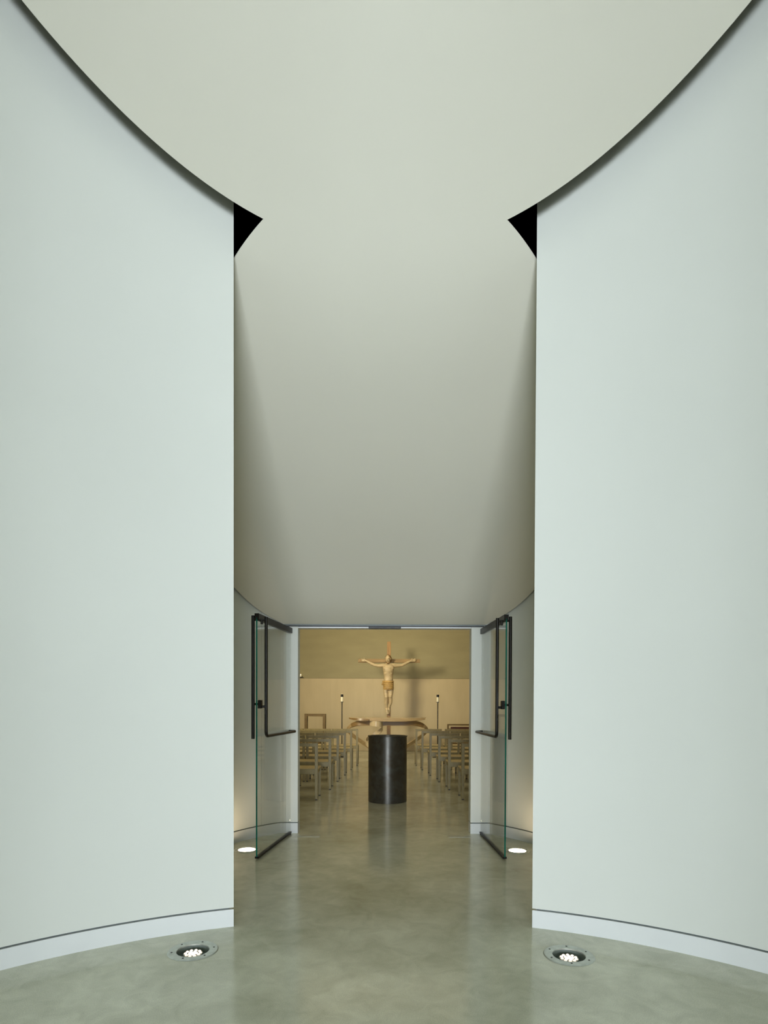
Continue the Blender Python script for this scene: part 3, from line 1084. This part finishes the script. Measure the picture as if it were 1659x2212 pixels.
# arms
armL = [P(745, 560, -0.160), P(705, 562, -0.158), P(640, 566, -0.150), P(565, 556, -0.140), P(500, 525, -0.128), P(445, 493, -0.115), P(412, 476, -0.108)]
radA = [36, 38, 30, 25, 26, 20, 15]
tube(fb, armL, [r * U for r in radA], 14)
armR = [P(868, 560, -0.160), P(908, 562, -0.158), P(970, 564, -0.150), P(1046, 556, -0.140), P(1105, 527, -0.128), P(1163, 495, -0.115), P(1196, 480, -0.108)]
tube(fb, armR, [r * U for r in radA], 14)
# hands: palm, four curled fingers of different length, thumb from the side of the palm
for sx, wr, hd_, tip in ((-1, P(412, 476, -0.108), P(372, 470, -0.098), None), (1, P(1196, 480, -0.108), P(1238, 470, -0.098), None)):
    ax = (hd_ - wr).normalized()
    upv = Vector((0, -1, 0)).cross(ax).normalized()
    if upv.z < 0:
        upv = -upv
    fw = Vector((0, -1, 0))
    loft(fb, [(wr - ax * 0.012, upv * 0.021, fw * 0.015), (wr + ax * 0.025, upv * 0.032, fw * 0.015), (wr + ax * 0.075, upv * 0.040, fw * 0.014), (wr + ax * 0.088, upv * 0.036, fw * 0.011)], 14)
    for q, (o_, ln) in enumerate(((0.030, 0.066), (0.010, 0.075), (-0.010, 0.070), (-0.029, 0.054))):
        b0 = wr + ax * 0.080 + upv * o_
        sp = (ax + upv * o_ * 3.5).normalized()
        k1 = b0 + sp * ln * 0.42 + fw * 0.006
        k2 = k1 + (sp * 0.8 + fw * 0.5).normalized() * ln * 0.34
        k3 = k2 + (sp * 0.35 + fw * 0.85).normalized() * ln * 0.26
        tube(fb, [b0 - sp * 0.012, k1, k2, k3], [0.0095, 0.0092, 0.0085, 0.0070], 8)
    t0 = wr + ax * 0.030 + upv * 0.026
    t1 = t0 + (ax * 0.6 + upv * 0.8 + fw * 0.4).normalized() * 0.034
    t2 = t1 + (ax * 0.9 + upv * 0.35 + fw * 0.5).normalized() * 0.030
    tube(fb, [t0 - upv * 0.012, t1, t2], [0.0125, 0.0110, 0.0085], 8)
# legs
legL = [P(766, 930, -0.165), P(764, 985, -0.168), P(765, 1050, -0.185), P(772, 1118, -0.215), P(770, 1165, -0.195), P(768, 1215, -0.175), P(775, 1270, -0.150), P(783, 1305, -0.130)]
radL = [48, 47, 42, 34, 33, 32, 26, 22]
tube(fb, legL, [r * U for r in radL], 16)
legR = [P(852, 930, -0.165), P(852, 985, -0.168), P(848, 1050, -0.185), P(843, 1112, -0.212), P(846, 1160, -0.195), P(844, 1210, -0.172), P(826, 1268, -0.145), P(815, 1302, -0.120)]
tube(fb, legR, [r * U for r in radL], 16)
ellipsoid(fb, P(774, 1112, -0.248), 24 * U, 16 * U, 28 * U)
ellipsoid(fb, P(842, 1106, -0.245), 24 * U, 16 * U, 28 * U)
# feet pointing down, laid side by side and overlapping
for a, b_, c_, d_ in ((P(782, 1298, -0.118), P(780, 1335, -0.160), P(785, 1375, -0.185), P(792, 1404, -0.195)),
                      (P(816, 1298, -0.108), P(815, 1332, -0.135), P(808, 1370, -0.155), P(800, 1398, -0.165))):
    loft(fb, [(a, XA * 20 * U, YA * 26 * U), (b_, XA * 25 * U, YA * 24 * U), (c_, XA * 28 * U, YA * 15 * U), (d_, XA * 24 * U, YA * 9 * U)], 12)
    for q in range(5):
        o_ = (-20 + q * 10) * U
        tube(fb, [d_ + XA * o_ * 0.9, d_ + XA * o_ + Vector((0, -0.004, -(0.020 - abs(q - 1.5) * 0.003)))], [7.0 * U, 5.5 * U], 7)
# head, turned a little to the image left and bowed
HC = P(800, 447, -0.205)
hrot = Euler((math.radians(10), math.radians(-4), math.radians(-16)), 'XYZ')
hm = hrot.to_matrix()


def hp(x, y, z):
    return HC + hm @ Vector((x, y, z))


def hell(x, y, z, rx, ry, rz):
    ellipsoid(fb, hp(x, y, z), rx, ry, rz, rot=hrot)


hell(0, 0.008, 0.022, 0.070, 0.088, 0.082)       # skull
hell(0, -0.022, -0.030, 0.055, 0.062, 0.075)     # face
hell(0, -0.050, -0.090, 0.028, 0.026, 0.024)     # chin
hell(0, -0.072, 0.018, 0.048, 0.016, 0.013)      # brow
loft(fb, [(hp(0, -0.078, 0.012), XA * 0.007, YA * 0.010), (hp(0, -0.090, -0.012), XA * 0.010, YA * 0.012), (hp(0, -0.096, -0.034), XA * 0.015, YA * 0.013), (hp(0, -0.082, -0.044), XA * 0.013, YA * 0.010)], 10)
for sx in (-1, 1):
    hell(sx * 0.034, -0.062, -0.022, 0.019, 0.016, 0.018)   # cheek bone
    hell(sx * 0.025, -0.070, 0.000, 0.013, 0.010, 0.008)    # eyelid
    hell(sx * 0.072, 0.010, -0.008, 0.010, 0.018, 0.028)    # ear
hell(0, -0.080, -0.060, 0.022, 0.010, 0.006)     # lips
hell(0, -0.078, -0.070, 0.018, 0.010, 0.006)
tmp = bpy.data.meshes.new('figure_tmp')
bmesh.ops.recalc_face_normals(fb, faces=fb.faces[:])
fb.to_mesh(tmp); fb.free()
to = bpy.data.objects.new('figure_tmp', tmp)
COL.objects.link(to)
rm = to.modifiers.new('remesh', 'REMESH')
rm.mode = 'VOXEL'; rm.voxel_size = 0.0052; rm.use_smooth_shade = True
sm = to.modifiers.new('smooth', 'SMOOTH')
sm.factor = 0.5; sm.iterations = 3
bpy.context.view_layer.update()
dg = bpy.context.evaluated_depsgraph_get()
fig_me = bpy.data.meshes.new_from_object(to.evaluated_get(dg))
bpy.data.objects.remove(to)
fig_me.name = 'figure'
fig_me.materials.clear()
figure = mesh_obj('figure', fig_me, 'carving', cross)
figure.data.polygons.foreach_set('use_smooth', [True] * len(figure.data.polygons))


def remesh_part(name, bm, material, parent, voxel, iters=2):
    t = bpy.data.meshes.new(name)
    bmesh.ops.recalc_face_normals(bm, faces=bm.faces[:])
    bm.to_mesh(t); bm.free()
    o = bpy.data.objects.new(name, t)
    COL.objects.link(o)
    r = o.modifiers.new('remesh', 'REMESH'); r.mode = 'VOXEL'; r.voxel_size = voxel
    q = o.modifiers.new('smooth', 'SMOOTH'); q.factor = 0.5; q.iterations = iters
    bpy.context.view_layer.update()
    g = bpy.context.evaluated_depsgraph_get()
    m = bpy.data.meshes.new_from_object(o.evaluated_get(g))
    bpy.data.objects.remove(o)
    m.materials.clear()
    p = mesh_obj(name, m, material, parent)
    m.polygons.foreach_set('use_smooth', [True] * len(m.polygons))
    return p


# hair falling behind the ears, with separate strands
bm = bmesh.new()
ellipsoid(bm, hp(0, 0.020, 0.032), 0.073, 0.086, 0.078, rot=hrot)
for sx in (-1, 1):
    for q in range(4):
        y0 = -0.012 + q * 0.026
        tube(bm, [hp(sx * 0.040, -0.040 + q * 0.03, 0.080), hp(sx * 0.066, y0 + 0.006, 0.030), hp(sx * 0.070, y0 + 0.022, -0.030), hp(sx * 0.064, y0 + 0.026, (-0.085 if sx > 0 else -0.055) + 0.01 * q)],
             [0.010, 0.012, 0.012, 0.008], 8)
ellipsoid(bm, hp(0, 0.055, -0.04), 0.066, 0.040, 0.075, rot=hrot)
remesh_part('hair', bm, 'hair', figure, 0.005)
# short beard round the chin and moustache
bm = bmesh.new()
bp = [hp(x, y, z) for x, y, z in ((-0.058, -0.020, -0.045), (-0.050, -0.042, -0.080), (-0.026, -0.066, -0.104), (0, -0.078, -0.112), (0.026, -0.066, -0.104), (0.050, -0.042, -0.080), (0.058, -0.020, -0.045))]
tube(bm, bp, [0.006, 0.010, 0.014, 0.016, 0.014, 0.010, 0.006], 10)
tube(bm, [hp(-0.028, -0.080, -0.058), hp(0, -0.090, -0.050), hp(0.028, -0.080, -0.058)], [0.004, 0.006, 0.004], 8)
remesh_part('beard', bm, 'hair', figure, 0.0042)
for sx in (-1, 1):
    bm = bmesh.new()
    ellipsoid(bm, hp(sx * 0.025, -0.078, 0.001), 0.012, 0.005, 0.0035, rot=hrot)
    obj('eye', bm, 'dark_line', figure, smooth=60)
# loincloth with folds and a knot on the image left
bm = bmesh.new()
loft(bm, [ring(808, 972, -0.166, 88, 82), ring(808, 960, -0.168, 93, 88), ring(808, 900, -0.167, 92, 86), ring(808, 850, -0.165, 88, 79), ring(808, 826, -0.165, 85, 75)], 28)
for zy, dz, r in ((838, 20, 8), (872, 26, 6), (908, 18, 6), (940, 24, 6), (968, 14, 7)):
    pts = []
    for i in range(29):
        a = PI + PI * i / 28
        pts.append(P(808 + 90 * math.cos(a), zy + dz * (-math.sin(a)) + 3 * math.sin(i * 1.3 + zy), -0.166 + 86 * U * math.sin(a)))
    tube(bm, pts, r * U, 8)
ellipsoid(bm, P(712, 838, -0.175), 13 * U, 16 * U, 16 * U)
loft(bm, [(P(712, 842, -0.178), XA * 9 * U, YA * 12 * U), (P(704, 880, -0.180), XA * 14 * U, YA * 14 * U), (P(700, 905, -0.180), XA * 16 * U, YA * 10 * U)], 10)
remesh_part('loincloth', bm, 'loin', figure, 0.006, 1)
# nails in hands and feet
for p_ in (P(388, 472, -0.118), P(1222, 474, -0.118), P(800, 1352, -0.200)):
    bm = bmesh.new()
    tube(bm, [p_ + Vector((0, -0.012, 0)), p_ + Vector((0, 0.05, 0))], [0.007, 0.004], 8)
    obj('nail', bm, 'blackmetal', cross, smooth=50)
